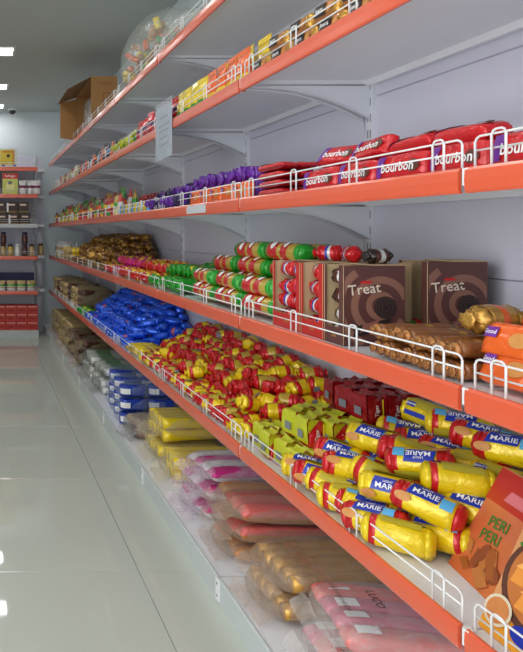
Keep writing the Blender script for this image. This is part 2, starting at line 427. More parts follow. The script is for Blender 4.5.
P_cook = mat('print_cookie', (206, 140, 70), .5, var=.2, vscale=60); P_purp = mat('print_purple', (110, 36, 150), .4); P_green = mat('print_green', (60, 130, 50), .5); P_grey = mat('print_grey', (120, 124, 130), .5)
TX = text2d

# ------------------------------------------------------------------ protos
def J(a): return R(-a, a)
marie = []
for s in range(3):
    marie.append(roll_pack(.098, .031, W_yel, (W_red, W_red, W_yel)[s], None, seed=s, amp=.003, nt=20, pleat=.12, flat_end=True, bands=([(-.5, -.4, W_red)], [(-.5, -.36, W_red), (.42, .5, W_red)], [(.36, .5, W_red)])[s],
        patches=[(rect2d(.056, .032, slant=.003), (-.006, .002), P_blue, 'label_patch'), (rect2d(.022, .024), (.034, -.006), P_sky, 'label_patch'),
                 (rect2d(.09, .03), (0, .055), P_olive, 'back_print'), (rect2d(.03, .02, ell=True), (-.04, -.026), P_cook, 'biscuit_print')],
        texts=[(TX('MARIE', .017), (-.004, -.003), P_white, 'lettering'), (TX('LIGHT', .007), (-.004, .008), P_white, 'lettering')]))
marie_b = [roll_pack(.098, .031, W_yel, W_red if s else W_yel, None, seed=9+s, amp=.003, nt=20, pleat=.12, flat_end=True, bands=[(-.5, -.42, W_red)],
        patches=[(rect2d(.07, .034), (.006, 0), P_olive, 'back_print'), (rect2d(.02, .014), (.036, .012), P_blue, 'label_patch'), (rect2d(.09, .012), (.0, .036), P_blue, 'stripe')],
        texts=[(TX('MARIE', .008), (.036, .012), P_white, 'lettering')]) for s in range(2)]
cube = []
for s in range(3):
    cube.append(flow_pack(.085, .05, .048, W_red, None, W_lime, n=6, seed=s, amp=.0022, p=14,
        patches=[(rect2d(.004, .042), (.012, 0), P_yel, 'seam_stripe')], texts=[(shift2d(TX('Tiger', .013), 0, 0, PI/2), (-.009, 0), P_white, 'lettering')]))
yr = []
for s in range(4):
    yr.append(roll_pack(.046, .0265, W_yel if s % 2 else W_mus, W_red if s != 3 else W_yel, None, seed=s, amp=.002, tuft=.007, pleat=.16, nt=14, nx=6,
        bands=[(.1, .5, W_red)] if s < 3 else [(-.5, -.1, W_red)], patches=[(rect2d(.02, .03), (-.016, 0), P_grey if s % 2 else P_olive, 'label_patch')] if s < 3 else ()))
blu = [roll_pack(.06, .024, W_foil, W_foil, None, seed=s, amp=.003, tuft=.012, pleat=.2, nt=12, nx=6) for s in range(3)]
def bourbon(s, L=.14, W=.05, H=.036):
    return flow_pack(L, W, H, W_red, None, None, n=5, seed=s, amp=.0014,
        patches=[(rect2d(.032, W*.86, slant=.006), (-.054, 0), P_purp, 'label_patch'), (rect2d(.03, W*.5, ell=True), (.045, -.004), P_brown, 'biscuit_print')],
        texts=[(TX('bourbon', .026, .02), (.004, -.004), P_white, 'lettering')])
bour = [bourbon(s) for s in range(3)]
thin = [flow_pack(.15, .05, .022, W_red, W_dred, None, n=5, seed=s, patches=[(rect2d(.04, .04, slant=.006), (-.04, 0), P_purp, 'label_patch')], texts=[(TX('bourbon', .018), (.01, 0), P_black, 'lettering')]) for s in range(2)]
purp = [roll_pack(.075, .028, W_purp, W_purp, None, seed=s, amp=.003, tuft=.014, pleat=.2, nt=14, nx=6, bands=[(-.2, .2, W_oran if s == 2 else W_purp)]) for s in range(3)]
oranp = [flow_pack(.1, .06, .04, W_oran, None, None, n=4, seed=s, patches=[(rect2d(.036, .026, ell=True), (.026, 0), P_cook, 'biscuit_print'), (rect2d(.03, .018), (-.03, .008), P_purp, 'label_patch')],
        texts=[(TX('Good', .011), (-.03, .008), P_white, 'lettering')]) for s in range(2)]
goldp = [roll_pack(.16, .0155, W_bis2, W_gold2, None, seed=s, amp=.002, tuft=.006, pleat=.1, nx=10, ribs=1.2, bands=[(-.14, .06, W_brown)] if s == 1 else [(.1, .2, W_gold)]) for s in range(3)]
goldbig = roll_pack(.06, .027, W_gold, W_gold, None, seed=4, amp=.003, tuft=.012, pleat=.2, bands=[(-.1, .15, W_oran)])
jeera = [flow_pack(.115, .043, .04, W_bis, None, W_gold, n=3.2, seed=s, amp=.0026, patches=[(rect2d(.05, .03), (-.012, .001), P_black, 'label_patch'), (rect2d(.022, .018, ell=True), (.03, -.004), P_cook, 'biscuit_print')],
        texts=[(TX('Jeera', .017), (-.012, .001), P_white, 'lettering')]) for s in range(3)]
hearts = [roll_pack(.2, .0285, W_red, W_green, None, seed=s, amp=.002, tuft=.006, pleat=.16, nx=10, flat_end=True, bands=[(-.5, -.36, W_green), (-.14, .02, W_mus), (.24, .36, W_mus), (.36, .5, W_green)],
        patches=[(rect2d(.026, .03, ell=True), (-.045, 0), P_white, 'label_patch'), (rect2d(.022, .026, ell=True), (.028, .006), P_white, 'label_patch')]) for s in range(3)]
redw = [roll_pack(.05, .026, W_red, W_red, None, seed=s, amp=.003, tuft=.008, pleat=.2, nt=12, nx=6, bands=[(-.12, .04, W_white), (.04, .14, W_blue)]) for s in range(2)]
brnw = [roll_pack(.05, .022, W_brown, W_char, None, seed=s, amp=.003, tuft=.008, pleat=.2, nt=12, nx=6, bands=[(-.1, .15, W_white)]) for s in range(2)]
def simple_roll(L, r, a, b, c=None, seed=0, am=.0025): return roll_pack(L, r, a, b, None, seed=seed, amp=am, tuft=.01, pleat=.18, nt=12, nx=6, bands=[(-.18, .18, c)] if c else ())

# ------------------------------------------------------------------ lower shelf: cartons, biscuit rolls, piles
# two leaning snack cartons; local: bottom edge along y, printed face -x, height z
def snack_carton(name, label, loc, rot, W, H, D, style):
    t = thing(name, label, 'carton', loc, rot)
    a, b, c = (mat('carton_salmon', (214, 112, 66), .3, var=.12, vscale=14, coat=.3), mat('carton_strip', (236, 206, 170), .35), mat('carton_red', (196, 40, 30), .3)) if style == 0 else \
              (mat('carton_peach', (214, 150, 96), .3, var=.14, vscale=10, coat=.3), mat('carton_amber', (226, 150, 30), .35), mat('carton_amber', (226, 150, 30), .35))
    m = MB(); bev = .004
    for x0, x1, e in ((0, D, 0),):
        m.rings([[(bev, 0, bev*0), (D-bev, 0, 0), (D, bev, 0), (D, W-bev, 0), (D-bev, W, 0), (bev, W, 0), (0, W-bev, 0), (0, bev, 0)],
                 [(bev, 0, H), (D-bev, 0, H), (D, bev, H), (D, W-bev, H), (D-bev, W, H), (bev, W, H), (0, W-bev, H), (0, bev, H)]], lambda i, k: 1 if k in (0,) else 0)
    ob('box', m.mesh('box', [a, b]), t)
    fn = lambda off: (lambda u, v: (-off, W/2-u, v))          # u to the viewer's right, v up
    def dk(sh, u, v, mm, nm, o): ob(nm, decal(shift2d(sh, u, v), fn(o), mm, nm), t)
    if style == 0:
        dk(rect2d(W*.98, H*.3), 0, H*.84, c, 'top_band', .0006)
        dk(rect2d(W*.5, .022, slant=.004), W*.08, H*.80, mat('print_rose', (226, 120, 130), .4), 'logo_patch', .0012)
        dk(shift2d(TX('PERI', .03), 0, 0, .12), -W*.06, H*.55, P_green, 'lettering', .0014)
        dk(shift2d(TX('PERI', .03), 0, 0, .12), -W*.08, H*.42, P_green, 'lettering', .0014)
        rnd = random.Random(3)
        for i in range(16):
            ang = rnd.uniform(0, 3); q = rnd.uniform(.016, .026)
            dk(shift2d(rect2d(q*1.6, q, 4, 4, ell=i % 2 == 0, slant=.004), 0, 0, ang), rnd.uniform(-.3, .3)*W, rnd.uniform(.06, .3)*H, mat('nugget_%d' % (i % 3), [(170, 92, 40), (196, 120, 60), (150, 76, 44)][i % 3], .5), 'nugget_print', .0014+.0001*i)
        # pink ovals down the edge that faces along the aisle
        for i in range(5):
            sh = shift2d(rect2d(D*.7, .03, ell=True), D/2, .022+i*(H-.03)/4.6)
            ob('oval_print', decal(sh, lambda u, v: (u, -.0006, v), mat('print_rose2', (226, 96, 140), .4), 'oval_print'), t)
    else:
        dk(rect2d(W*.98, .035), 0, .02, b, 'bottom_band', .0006)
        dk(rect2d(W*.55, .07, ell=True), -W*.02, H*.86, P_red, 'logo_patch', .0008)
        dk(ring2d(0, .034, n=24), 0, H*.86, P_yel, 'logo_patch', .0012)
        for i in range(7): dk(shift2d(rect2d(.012, .008, 2, 2, ell=True), 0, 0, i), -.09+.02*i, H*.78-.012*abs(i-3)+.012*(i % 2), P_green, 'leaf_print', .0012)
        dk(ring2d(0, .082, n=30), -W*.1, H*.46, P_brown, 'bowl_print', .0008)
        dk(ring2d(0, .072, n=30), -W*.1, H*.47, mat('bowl_in', (190, 110, 50), .5), 'bowl_print', .0012)
        k = 0
        for (u, v) in ((-.03, .035), (.012, .045), (.048, .028), (-.045, -.005), (-.002, .0), (.042, -.012), (-.02, -.04), (.022, -.045)):
            for sh, col, du, dv in ((rect2d(.034, .026, 2, 2, slant=.002), (226, 146, 58), 0, 0), (rect2d(.034, .012, 2, 2, slant=.006), (240, 178, 92), .004, .019)):
                dk(shift2d(sh, du, dv, .25*math.sin(k)), -W*.1+u, H*.46+v, mat('cube_%d' % col[1], col, .5), 'cube_print', .0016+.0002*k)
            k += 1
        dk(ring2d(0, .026, n=20), -W*.38, H*.17, mat('print_bone', (222, 206, 180), .4), 'dip_print', .0034)
        dk(ring2d(0, .021, n=20), -W*.38, H*.17, mat('dip_in', (206, 130, 70), .5, var=.2, vscale=80), 'dip_print', .0038)
        dk(rect2d(.05, .03, ell=True), -W*.12, .03, P_blue, 'mark_print', .0034)
    return t
snack_carton('snack_carton', 'salmon red snack carton with pink ovals on its edge, leaning among yellow rolls', (.915, 1.105, Z1+.001), (0, .46, -.2), .16, .225, .028, 0)
snack_carton('snack_carton', 'peach snack carton picturing a bowl of golden cubes, leaning behind the wire rail', (.842, .845, Z1+.001), (0, .42, -.02), .215, .25, .032, 1)

def mound(x0, x1, y0, y1, sp, h0, h1, protos, name, what, cat, group, z, thick, depth=2, jr=.6, cap=1.0, sc=1.0, near=('', '', '')):
    nr = int((x1-x0)/sp)
    for r in range(nr):
        x = x0+sp*(r+.5); n = int((y1-y0)/sp)
        for i in range(n):
            y = y0+sp*(i+.5+(.5 if r % 2 else 0))
            if y > y1: continue
            t = r/max(1, nr-1); h = h0+(h1-h0)*min(1, t/cap)+J(.012)
            edge = min(y-y0, y1-y)/(3*sp); h = h*(.45+.55*min(1, edge))
            top = max(0, h-thick); lays = int(top/thick)
            zs = [top-k*thick for k in range(min(depth, lays+1))]
            if len(zs) < depth or zs[-1] < .3*thick: zs[-1] = 0
            zs = sorted(set(max(0, q) for q in zs))
            for q in zs:
                where = 'behind the wire rail' if r == 0 else 'by the back panel' if r == nr-1 else ('on the slope' if r < nr/2 else 'high on the slope') if q == zs[-1] else 'buried in the pile'
                pi = random.randrange(len(protos)); where += near[min(2, int(3*(y-y0)/(y1-y0)))]
                put(protos[pi], name, what[pi]+' '+where, cat, group, (x+J(sp*.12), y+J(sp*.12), z+q+.001), (J(.25) if q else 0, J(.3) if q else 0, J(jr)+(PI if random.random() < .5 else 0)), R(0, 6.28) if q else J(.8), sc=sc*R(.93, 1.05))

# yellow biscuit rolls in a heap; rows step up towards the back panel
GRP = 'yellow biscuit rolls heaped on the lower shelf'
def heap(xs, layers, y0, y1, dy, protos, name, label, cat, group, z, dz, rz=0, jr=.12, jy=.006, only=None, roll=None, skip=0, ry=0, xj=.006):
    for r, x in enumerate(xs):
        for l in range(max(0, (layers[r-1] if r else 0)-1), layers[r]):
            n = max(1, int(round((y1-y0)/dy)))
            for i in range(n):
                if skip and random.random() < skip and l == layers[r]-1: continue
                y = y0+dy*(i+.5)+(dy*.5 if l % 2 else 0)
                if y > y1: continue
                p = random.choice(protos)
                put(p, name, label if isinstance(label, str) else label(l, r), cat, group, (x+J(xj), y+J(jy), z+l*dz+R(0, .002)), (0, ry+J(.04), rz+J(jr)+(PI if random.random() < .35 else 0)),
                    (J(.7) if roll is None else roll+J(.25)), only=only)
def rollat(x, y, l, rz, p, ro, ry=0):
    flip = random.random() < .25
    put(p, 'biscuit_roll', ('blue-labelled yellow roll' if p in marie else 'olive-backed yellow roll')+', '+['on the shelf deck', 'in the second layer', 'in the third layer', 'on the heap top'][l]+(' at the rail' if x < .9 else ' by the back panel' if x > 1.07 else ' mid-heap')+(', near the lime packs' if y > 1.5 else ', near the salmon carton'), 'biscuit pack', GRP, (x, y, Z1+.055*l+.001), (J(.08), ry+J(.14), rz+J(.22)+(PI if flip else 0)), (-ro if flip else ro)+J(.25))
for i in range(7): rollat(.874+J(.006), 1.30+.058*i, 0, -.75+J(.2), random.choice(marie+marie[:2]+marie_b[:1]), .55+J(.35))
for i in range(6): rollat(.955+J(.006), 1.29+.062*i, 0, -.8+J(.15), random.choice(marie), .5+J(.3))
for i in range(7): rollat(1.04+J(.006), 1.24+.062*i, 0, -.7+J(.1), random.choice(marie), .5)
for i in range(7): rollat(1.13+J(.006), 1.24+.062*i, 0, -.7+J(.1), random.choice(marie), .5)
for i, x in enumerate((.93, .915, .925, .91, .925)): rollat(x, 1.305+.072*i, 1, (-1.1, -.6, -.95, -.5, -.8)[i], (marie[0], marie[2], marie_b[0], marie[1], marie[0])[i], (.5, .8, .5, .4, .7)[i], .1)
for i in range(6): rollat(1.015+J(.006), 1.28+.068*i, 1, -.75+J(.15), random.choice(marie), .5+J(.3))
for i in range(6): rollat(1.11+J(.006), 1.27+.068*i, 1, -.7+J(.1), random.choice(marie), .5)
for i, x in enumerate((1.0, .985, 1.0, .98)): rollat(x, 1.30+.08*i, 2, (-.6, -.95, -.5, -.85)[i], (marie_b[0], marie[1], marie_b[1], marie[2])[i], (.35, .6, .3, .6)[i], .12)
for i in range(5): rollat(1.09+J(.006), 1.29+.078*i, 2, -.7+J(.3), (marie_b+marie)[i], .5+J(.2))
for i in range(4): rollat(1.13+J(.01), 1.31+.085*i, 3, -.6+J(.35), (marie+marie_b)[i], .5+J(.3))

# red biscuit packs with lime green ends
def slab(s, mr, ml):
    rnd = random.Random(s); wx, dy, h = .044, .068, .07
    body = MB(); rs = []
    for i in range(6):
        z = h*i/5; ring = []
        for k in range(16):
            a = 2*PI*k/16; c, q = math.cos(a), math.sin(a); f = 1-.05*abs(2*i/5-1)**4
            ring.append(wr((wx/2*f*math.copysign(abs(c)**.35, c), dy/2*f*math.copysign(abs(q)**.35, q), z), s, .0036, 34))
        rs.append(ring)
    body.rings(rs, 0)
    cap = MB()   # folded lime paper over the top and the aisle side
    n = 5
    vs = []; fs = []
    prof = [(-wx/2-.003, .006), (-wx/2-.004, h*.5), (-wx/2-.004, h*.97), (-wx/2+.004, h+.006), (-wx*.15, h+.003), (wx*.12, h+.012)]
    for x, z in prof:
        for j in range(n+1): vs.append(wr((x, (-dy*.46+dy*.92*j/n)*(1-.25*(z > h)), z), s+5, .004, 40))
    for i in range(len(prof)-1):
        for j in range(n): k = i*(n+1)+j; fs.append((k, k+1, k+n+2, k+n+1))
    cap.add(vs, fs)
    cap.add([(-wx/2-.004, -dy*.52, h*.55), (-wx/2-.004, -dy*.52, h), (wx*.1, -dy*.54, h+.006), (-wx/2-.004, -dy*.52-.012, h+.012)], [(0, 2, 1), (1, 2, 3)])
    parts = [('wrapper', body.mesh('wrapper', mr, True)), ('folded_end', cap.mesh('folded_end', ml, True))]
    fn = lambda x, y: (x, -dy/2-.004, y)
    parts.append(('seam_stripe', decal(shift2d(rect2d(.004, h*.86, 1, 3), wx*.36, h*.5), fn, P_yel, 'seam_stripe')))
    parts.append(('lettering', decal(shift2d(TX('Tiger', .015), -.002, h*.5, PI/2), fn, P_white, 'lettering')))
    parts.append(('label_patch', decal(shift2d(rect2d(.026, .022, 1, 1), 0, h*.42), lambda x, y: (-wx/2-.0075, x, y), P_grey, 'label_patch')))
    return dict(parts=parts, W=0, H=0)
limes = [slab(s, W_red, W_lime) for s in range(3)]; darks = [slab(s+3, W_dred, W_dred) for s in range(2)]
def slabat(x, y, z, dark, rz=0.0, rx=0.0):
    put(random.choice(darks if dark else limes), 'biscuit_pack', ('deep red biscuit pack with thin yellow stripe, %s of its stack%s' % ('bottom' if z < .01 else 'second' if z < .1 else 'top', ' against the back panel' if x > 1.15 else ' behind the lime packs') if dark else 'upright red biscuit pack with lime paper fold, %s' % ('standing on the deck' if z < .01 else 'standing on other packs')),
        'biscuit pack', 'deep red packs at the back of the lower shelf' if dark else 'red packs with lime folds', (x, y, Z1+.001+z), (rx, J(.07), rz+J(.2)))
for r, x in enumerate((.872, .923, .974, 1.025, 1.08, 1.13, 1.18)):
    for i in range(4):
        slabat(x+J(.003)+.006*(i % 2), 1.70+.074*i+J(.003), R(0, .002), r > 3, rx=J(.05))
for r, x in enumerate((.925, .975, 1.025, 1.08, 1.13, 1.18)):
    for i in range(3 if r else 2):
        slabat(x+J(.003), (1.705 if r else 1.74)+.074*i+J(.003), .078, r > 2)
for r, x in enumerate((1.06, 1.115, 1.17)):
    for i in range(3): slabat(x, 1.70+.074*i, .156, True)

# red and yellow round packs piled on the next bay
mound(.838, 1.21, 1.965, 3.32, .0545, .055, .20, yr, 'round_pack', ['mustard and red round pack', 'yellow and red round pack with grey label', 'mustard and red round pack with olive label', 'mostly yellow round pack with red band'], 'biscuit pack', 'red and yellow packs piled on the lower shelf', Z1, .044, jr=.9, near=(', near the lime packs', ', mid-pile', ', toward the blue pile'))
heap([.87, .94], [1, 1], 3.33, 3.5, .055, [simple_roll(.062, .0235, W_yel, W_mus, W_yel, s) for s in range(2)], 'sweet_pack', 'plain yellow twist-end pack at the end of the red and yellow pile', 'biscuit pack', 'plain yellow packs', Z1, .05, jr=.3)
# blue foil pile
bm = blu+[simple_roll(.06, .024, W_foil, W_foil, W_salm, 7)]
mound(.838, 1.21, 3.5, 4.95, .062, .07, .235, bm, 'foil_pack', ['shiny blue foil pack']*3+['blue foil pack with salmon band'], 'biscuit pack', 'blue foil packs piled on the lower shelf', Z1, .046, jr=1.2, cap=.7, near=(', near the red and yellow pile', ', mid-pile', ', near the tan bags'))
heap([.87], [1], 4.97, 5.25, .06, [simple_roll(.07, .024, W_green, W_green, W_lime, 3)], 'sweet_pack', 'green twist-end pack lying beside the blue pile', 'biscuit pack', 'green packs', Z1, .05, jr=.4)

# ------------------------------------------------------------------ see-through bags
def blob(bx, by, bz, seed, amp=.008, n=3.2, nu=26, nv=14, tail=0):
    """pillow of film, base at z=0; tail: flattened seal at the -x end"""
    rs = []
    for i in range(nv+1):
        ph = -PI/2+PI*i/nv; ring = []
        cz = math.copysign(abs(math.sin(ph))**(2/n), math.sin(ph)); cr = abs(math.cos(ph))**(2/n)
        for k in range(nu):
            a = 2*PI*k/nu
            x = bx/2*cr*math.copysign(abs(math.cos(a))**(2/n), math.cos(a)); y = by/2*cr*math.copysign(abs(math.sin(a))**(2/n), math.sin(a)); z = bz/2*cz
            am = amp*(.15 if cz < -.9 else 1)
            q = wr((x, y, z), seed, am*.7, 13); q = wr(q, seed+3, am*.4, 30)
            ring.append((q[0], q[1], max(0, q[2]+bz/2)))
        rs.append(ring)
    m = MB().rings(rs)
    if tail:
        vs = []; fs = []; nn = 12
        for j in range(nn+1):
            y = by*.46*(2*j/nn-1)
            for i in range(4):
                x = -bx/2+.008-tail*i/3; vs.append((x, y*(1-.05*i)+.004*math.sin(j*2+i), max(.003, bz*.42*(1-i/3.4)+.006*math.sin(j*1.1+seed+i))))
        for j in range(nn):
            for i in range(3): k = j*4+i; fs.append((k, k+1, k+5, k+4))
        m.add(vs, fs)
    return m
def bag(name, label, loc, rz, bx, by, bz, mfilm, protos, cols, layers, group=None, pack_axis='x', seed=0, tail=.035, text=None, only=1, roll=0, sc=1.0, inset=.014):
    """protos laid in a grid inside a film; cols packs side by side along y, rows along x"""
    t = thing(name, label, 'bag', loc, (J(.01), J(.01), rz), group)
    pw = (by-2*inset)/cols
    for l in range(layers):
        for c in range(cols):
            p = random.choice(protos)
            for nm, me in p['parts'][:only]:
                o = ob('pack', me, t, (J(.004), -by/2+inset+pw*(c+.5), bz*(l+.5)/layers*.9+.004), (roll+J(.2), J(.03), J(.05 if mfilm not in (F_tan, F_gr2) else .22)))
                o.scale = (sc,)*3
    ob('film', (blob(bx, by, bz, seed, tail=tail) if mfilm not in (F_tan, F_gr2) else blob(bx, by, bz, seed, .022, 2.5, tail=tail)).mesh('film', mfilm, True), t)
    if text:
        ob('lettering', decal(shift2d(TX(text, .028), 0, 0, -PI/2), lambda x, y: (x-bx*.12, y, bz+.009), P_black, 'lettering'), t)
        ob('lettering', decal(shift2d(TX(text+' '+text+' '+text, .014), 0, 0, -PI/2), lambda x, y: (x-bx*.34, y, bz+.007), P_black, 'lettering'), t)
    return t
F_clear = film('film_clear', (232, 230, 226), .27); F_brown = film('film_brownish', (196, 172, 152), .36); F_pink = film('film_pinkish', (226, 206, 222), .34)
F_yel = film('film_yellowish', (214, 200, 160), .3); F_tan = film('film_tan', (186, 168, 128), .36, .2, 26); F_grey = film('film_grey', (160, 156, 156), .5); F_gr2 = film('film_murky', (150, 156, 144), .45, .2, 26)
ZB = .079
def fp(a, b, s, L=.3, W=.055, H=.05): return flow_pack(L, W, H, a, b, None, n=4, seed=s, amp=.003, fin=False, patches=[(rect2d(.05, .03), (-L*.32, 0), P_white, 'label_patch')])
in_pink = [fp(W_salm, W_salm, 1), fp(W_rose, W_salm, 2)]; in_red = [fp(W_red, W_salm, 3), fp(W_salm, W_bis, 4), fp(W_bis, W_bis, 5)]; in_gold = [roll_pack(.29, .022, W_gold, W_gold, None, seed=s, bands=[(-.3, -.1, W_bis)], nt=12) for s in range(2)]
in_mag = [fp(W_pink, W_white, 6), fp(W_white, W_pink, 7)]; in_yel = [roll_pack(.29, .026, W_yel, W_yel if s else W_salm, None, seed=s, bands=[(-.5, -.44, W_salm), (-.3, -.2, W_white)], nt=12) for s in range(2)]
in_blue = [fp(W_blue, W_blue, 8, L=.15, W=.066, H=.09), fp(W_blue, W_sky, 9, L=.15, W=.066, H=.09)]
in_tan = [roll_pack(.29, .022, W_tan, W_tan, None, seed=s, nt=10, amp=.006) for s in range(2)]; in_brn = [roll_pack(.29, .022, W_brown, W_bis, None, seed=s, nt=10, amp=.006) for s in range(2)]; in_wh = [roll_pack(.29, .022, W_white, W_tan, None, seed=s, nt=10, amp=.006, bands=[(-.2, .1, W_green)]) for s in range(2)]
in_small = [fp(W_tan, W_bis, 11, L=.13), fp(W_brown, W_bis, 12, L=.13)]
BG = 'film bags on the base deck'
def pile(spec):
    for (name, lab, x, y, rz, bx, by, bzs, mf, pr, cols, txt) in spec:
        z = ZB
        for i, bz in enumerate(bzs):
            where = '' if len(bzs) == 1 else (', bottom of its stack' if i == 0 else (', top of its stack' if i == len(bzs)-1 else ', middle of its stack'))
            bag(name, lab+where, (x+(J(.008) if i else 0)+.012*i, y+(J(.01) if i else 0), z), rz+J(.06), bx, by, bz, mf, pr, cols, 1 if bz < .1 else 2, None, seed=random.randint(0, 99), text=txt, only=3 if txt else 1)
            z += bz+.004
pile([
 ('bag_of_biscuits', 'clear film bag of pink biscuit packs on the base deck', .985, 1.50, -.12, .36, .27, (.085, .085), F_clear, in_pink, 4, 'LUCO'),
 ('bag_of_biscuits', 'brownish film bag with gold packs on the base deck', .975, 1.80, .05, .38, .25, (.08, .075), F_brown, in_gold, 5, None),
 ('bag_of_biscuits', 'brownish film bag of red and salmon packs on the base deck', .985, 2.12, -.02, .37, .27, (.06, .06, .06), F_brown, in_red, 4, None),
 ('bag_of_biscuits', 'whitish film bag of magenta packs on the base deck', .98, 2.44, .05, .38, .27, (.065, .065, .06), F_pink, in_mag, 4, None),
 ('bag_of_biscuits', 'yellowish film bag lying beside the magenta bags', .985, 2.74, -.03, .38, .23, (.12,), F_yel, in_yel, 3, None),
 ('bag_of_biscuits', 'film bag of yellow rolls next to the grey bundle', .985, 3.02, .03, .36, .25, (.09, .12), F_yel, in_yel, 5, None),
 ('bag_of_biscuits', 'small grey film bundle beside the blue packs on the base deck', .87, 3.31, .3, .19, .19, (.11,), F_grey, in_small, 2, None),
])
# blue boxed packs in film
for i in range(3):
    for l in range(3):
        t = bag('bag_of_biscuits', 'bundle of blue boxed packs, %s layer, %s' % (['bottom', 'middle', 'top'][l], ['beside the grey bundle', 'in the middle row', 'beside the whitish bags'][i]), (.95+.012*i, 3.56+.19*i, ZB+.076*l), J(.05), .36, .185, .075, film('film_bluish', (176, 190, 220), .24), in_blue, 1, 1, 'blue bundles on the base deck', seed=i*3+l, tail=.0, only=3, sc=1.0)
        for q in [c for c in t.children if c.name.startswith('pack')]: bpy.data.objects.remove(q)
        for xx in (-.088, .072):
            for yy in (-.043,):
                pr = in_blue[(i+l) % 2]
                for nm, me in pr['parts'][:3]: ob('pack', me, t, (xx, yy, .037), (PI/2, 0, 0))
pile([
 ('bag_of_snacks', 'whitish film bag next to the blue bundles on the base deck', .95, 4.30, .05, .36, .36, (.1, .09), F_gr2, in_wh, 5, None),
 ('bag_of_snacks', 'murky film bag of white packs farther along the base deck', .95, 4.70, -.05, .36, .36, (.1, .08), F_gr2, in_wh, 5, None),
 ('bag_of_snacks', 'brown snack bag on the base deck under the blue foil pile', .95, 5.10, .05, .36, .36, (.11, .1), F_tan, in_brn, 5, None),
 ('bag_of_snacks', 'brown snack bag farther along the base deck', .95, 5.50, .0, .36, .36, (.11, .11), F_tan, in_brn, 5, None),
 ('bag_of_snacks', 'tan snack bag on the base deck under the tan bagged snacks', .95, 5.92, .04, .36, .38, (.12, .12), F_tan, in_tan, 5, None),
 ('bag_of_snacks', 'tan and green snack bag near the corner on the base deck', .95, 6.36, -.04, .36, .4, (.12, .13), F_tan, in_tan, 5, None),
 ('bag_of_snacks', 'last tan snack bag on the base deck by the corner', .96, 6.80, .04, .36, .4, (.12, .12), F_tan, in_tan, 5, None),
])
# tan snack bags standing on the lower shelf far along
for i in range(9):
    y = 5.35+.215*i
    bag('bag_of_snacks', 'clear bag of tan fried snacks standing in the row on the lower shelf', (.99+J(.015), y, Z1), J(.15), .3, .2, R(.17, .22), F_tan, in_tan if i % 3 else in_brn, 3, 3, 'tan snack bags on the lower shelf', seed=i, tail=0)

# ------------------------------------------------------------------ second shelf
# display boxes
M_tr = mat('carton_brown', (92, 54, 50), .42, coat=.1); M_tl = mat('carton_taupe', (142, 98, 82), .42, coat=.1); M_cred = mat('carton_scarlet', (190, 40, 34), .42)
def display_box(label, loc, w, d, h, mout, front=True, text=None):
    """w along x (into the shelf), d along y, opening in the -x face"""
    t = thing('display_box', label, 'carton', loc)
    k = .0022
    ob('bottom', MB().box((0, 0, 0), (w, d, k), (0, 0, 0, 0, 0, 1)).mesh('bottom', [mout, M_kraft2]), t)
    ob('side_panel', MB().box((0, 0, k), (w, k, h), (1, 0, 0, 1, 0, 1)).mesh('side_panel', [mout, M_kraft2]), t)
    ob('side_panel', MB().box((0, d-k, k), (w, d, h), (1, 0, 1, 0, 0, 1)).mesh('side_panel', [mout, M_kraft2]), t)
    ob('back_panel', MB().box((w-k, k, k), (w, d-k, h), (1, 0, 0, 0, 0, 1)).mesh('back_panel', [mout, M_kraft2]), t)
    # die-cut front: low sill, near jamb, top rail
    jb = .026 if front else d*.5
    ob('front_panel', MB().box((0, k, k), (k, d-k, h*.22), (0, 1, 0, 0, 0, 1)).box((0, k, h*.22), (k, jb*.75, h), (0, 1, 0, 1, 0, 1)).box((0, d-jb*.3, h*.22), (k, d-k, h), (0, 1, 0, 1, 0, 1)).mesh('front_panel', [mout, M_kraft2]), t)
    ob('lid_flap', MB().box((w*.45, k, h), (w, d-k, h+k), 1).mesh('lid_flap', [mout, M_kraft2]), t)
    if text: ob('lettering', decal(shift2d(TX(text, .014), d*.5, h*.11), lambda u, v: (-.0006, d-u, v), mat('print_gold', (190, 140, 70), .5), 'lettering'), t)
    return t
def treat_print(t, w, h):
    def dk(sh, u, v, m, nm, o): ob(nm, decal(shift2d(sh, u, v), lambda x, y: (x, -o, y), m, nm), t)
    cl = (.002, w-.002, .002, h-.002)
    cx, cy = w*.60, h*.50
    for j, (r0, r1) in enumerate(((.020, .034), (.052, .069))):
        dk(ring2d(r0, r1, .25, 2*PI-.55, 30, cl, cx, cy), 0, 0, M_tl, 'swirl_print', .0005)
    dk(ring2d(.086, .104, 2.2, 4.3, 24, cl, cx, cy), 0, 0, M_tl, 'swirl_print', .0005)
    ck = mat('print_cocoa', (40, 27, 26), .5)
    dk(ring2d(0, .026, n=24), w*.68, h*.48, ck, 'cookie_print', .0010)
    for r in (.008, .015, .021): dk(ring2d(r, r+.002, n=22), w*.68, h*.48, mat('print_cocoa2', (74, 54, 50), .5), 'cookie_print', .0013)
    dk(shift2d(rect2d(.085, .024, slant=.006), 0, 0, .24), w*.46, h*.23, ck, 'pack_print', .0012)
    dk(shift2d(rect2d(.04, .016, slant=.006), 0, 0, .3), w*.42, h*.25, mat('print_cocoa3', (150, 96, 86), .5), 'pack_print', .0015)
    dk(rect2d(.024, .006, slant=.002), w*.36, h*.795, P_red, 'logo_patch', .0012)
    dk(shift2d(TX('Treat', .034, .025), 0, 0, .12), w*.335, h*.70, P_brown, 'lettering', .0010)
    dk(shift2d(TX('Treat', .034, .012), 0, 0, .12), w*.33, h*.705, mat('print_cream', (232, 214, 196), .4), 'lettering', .0014)
z = Z2+.0005
b1 = display_box('brown biscuit display box with cookie print, beside the red display boxes', (.842, 1.44, z), .142, .082, .187, M_tr, text='25x'); treat_print(b1, .142, .187)
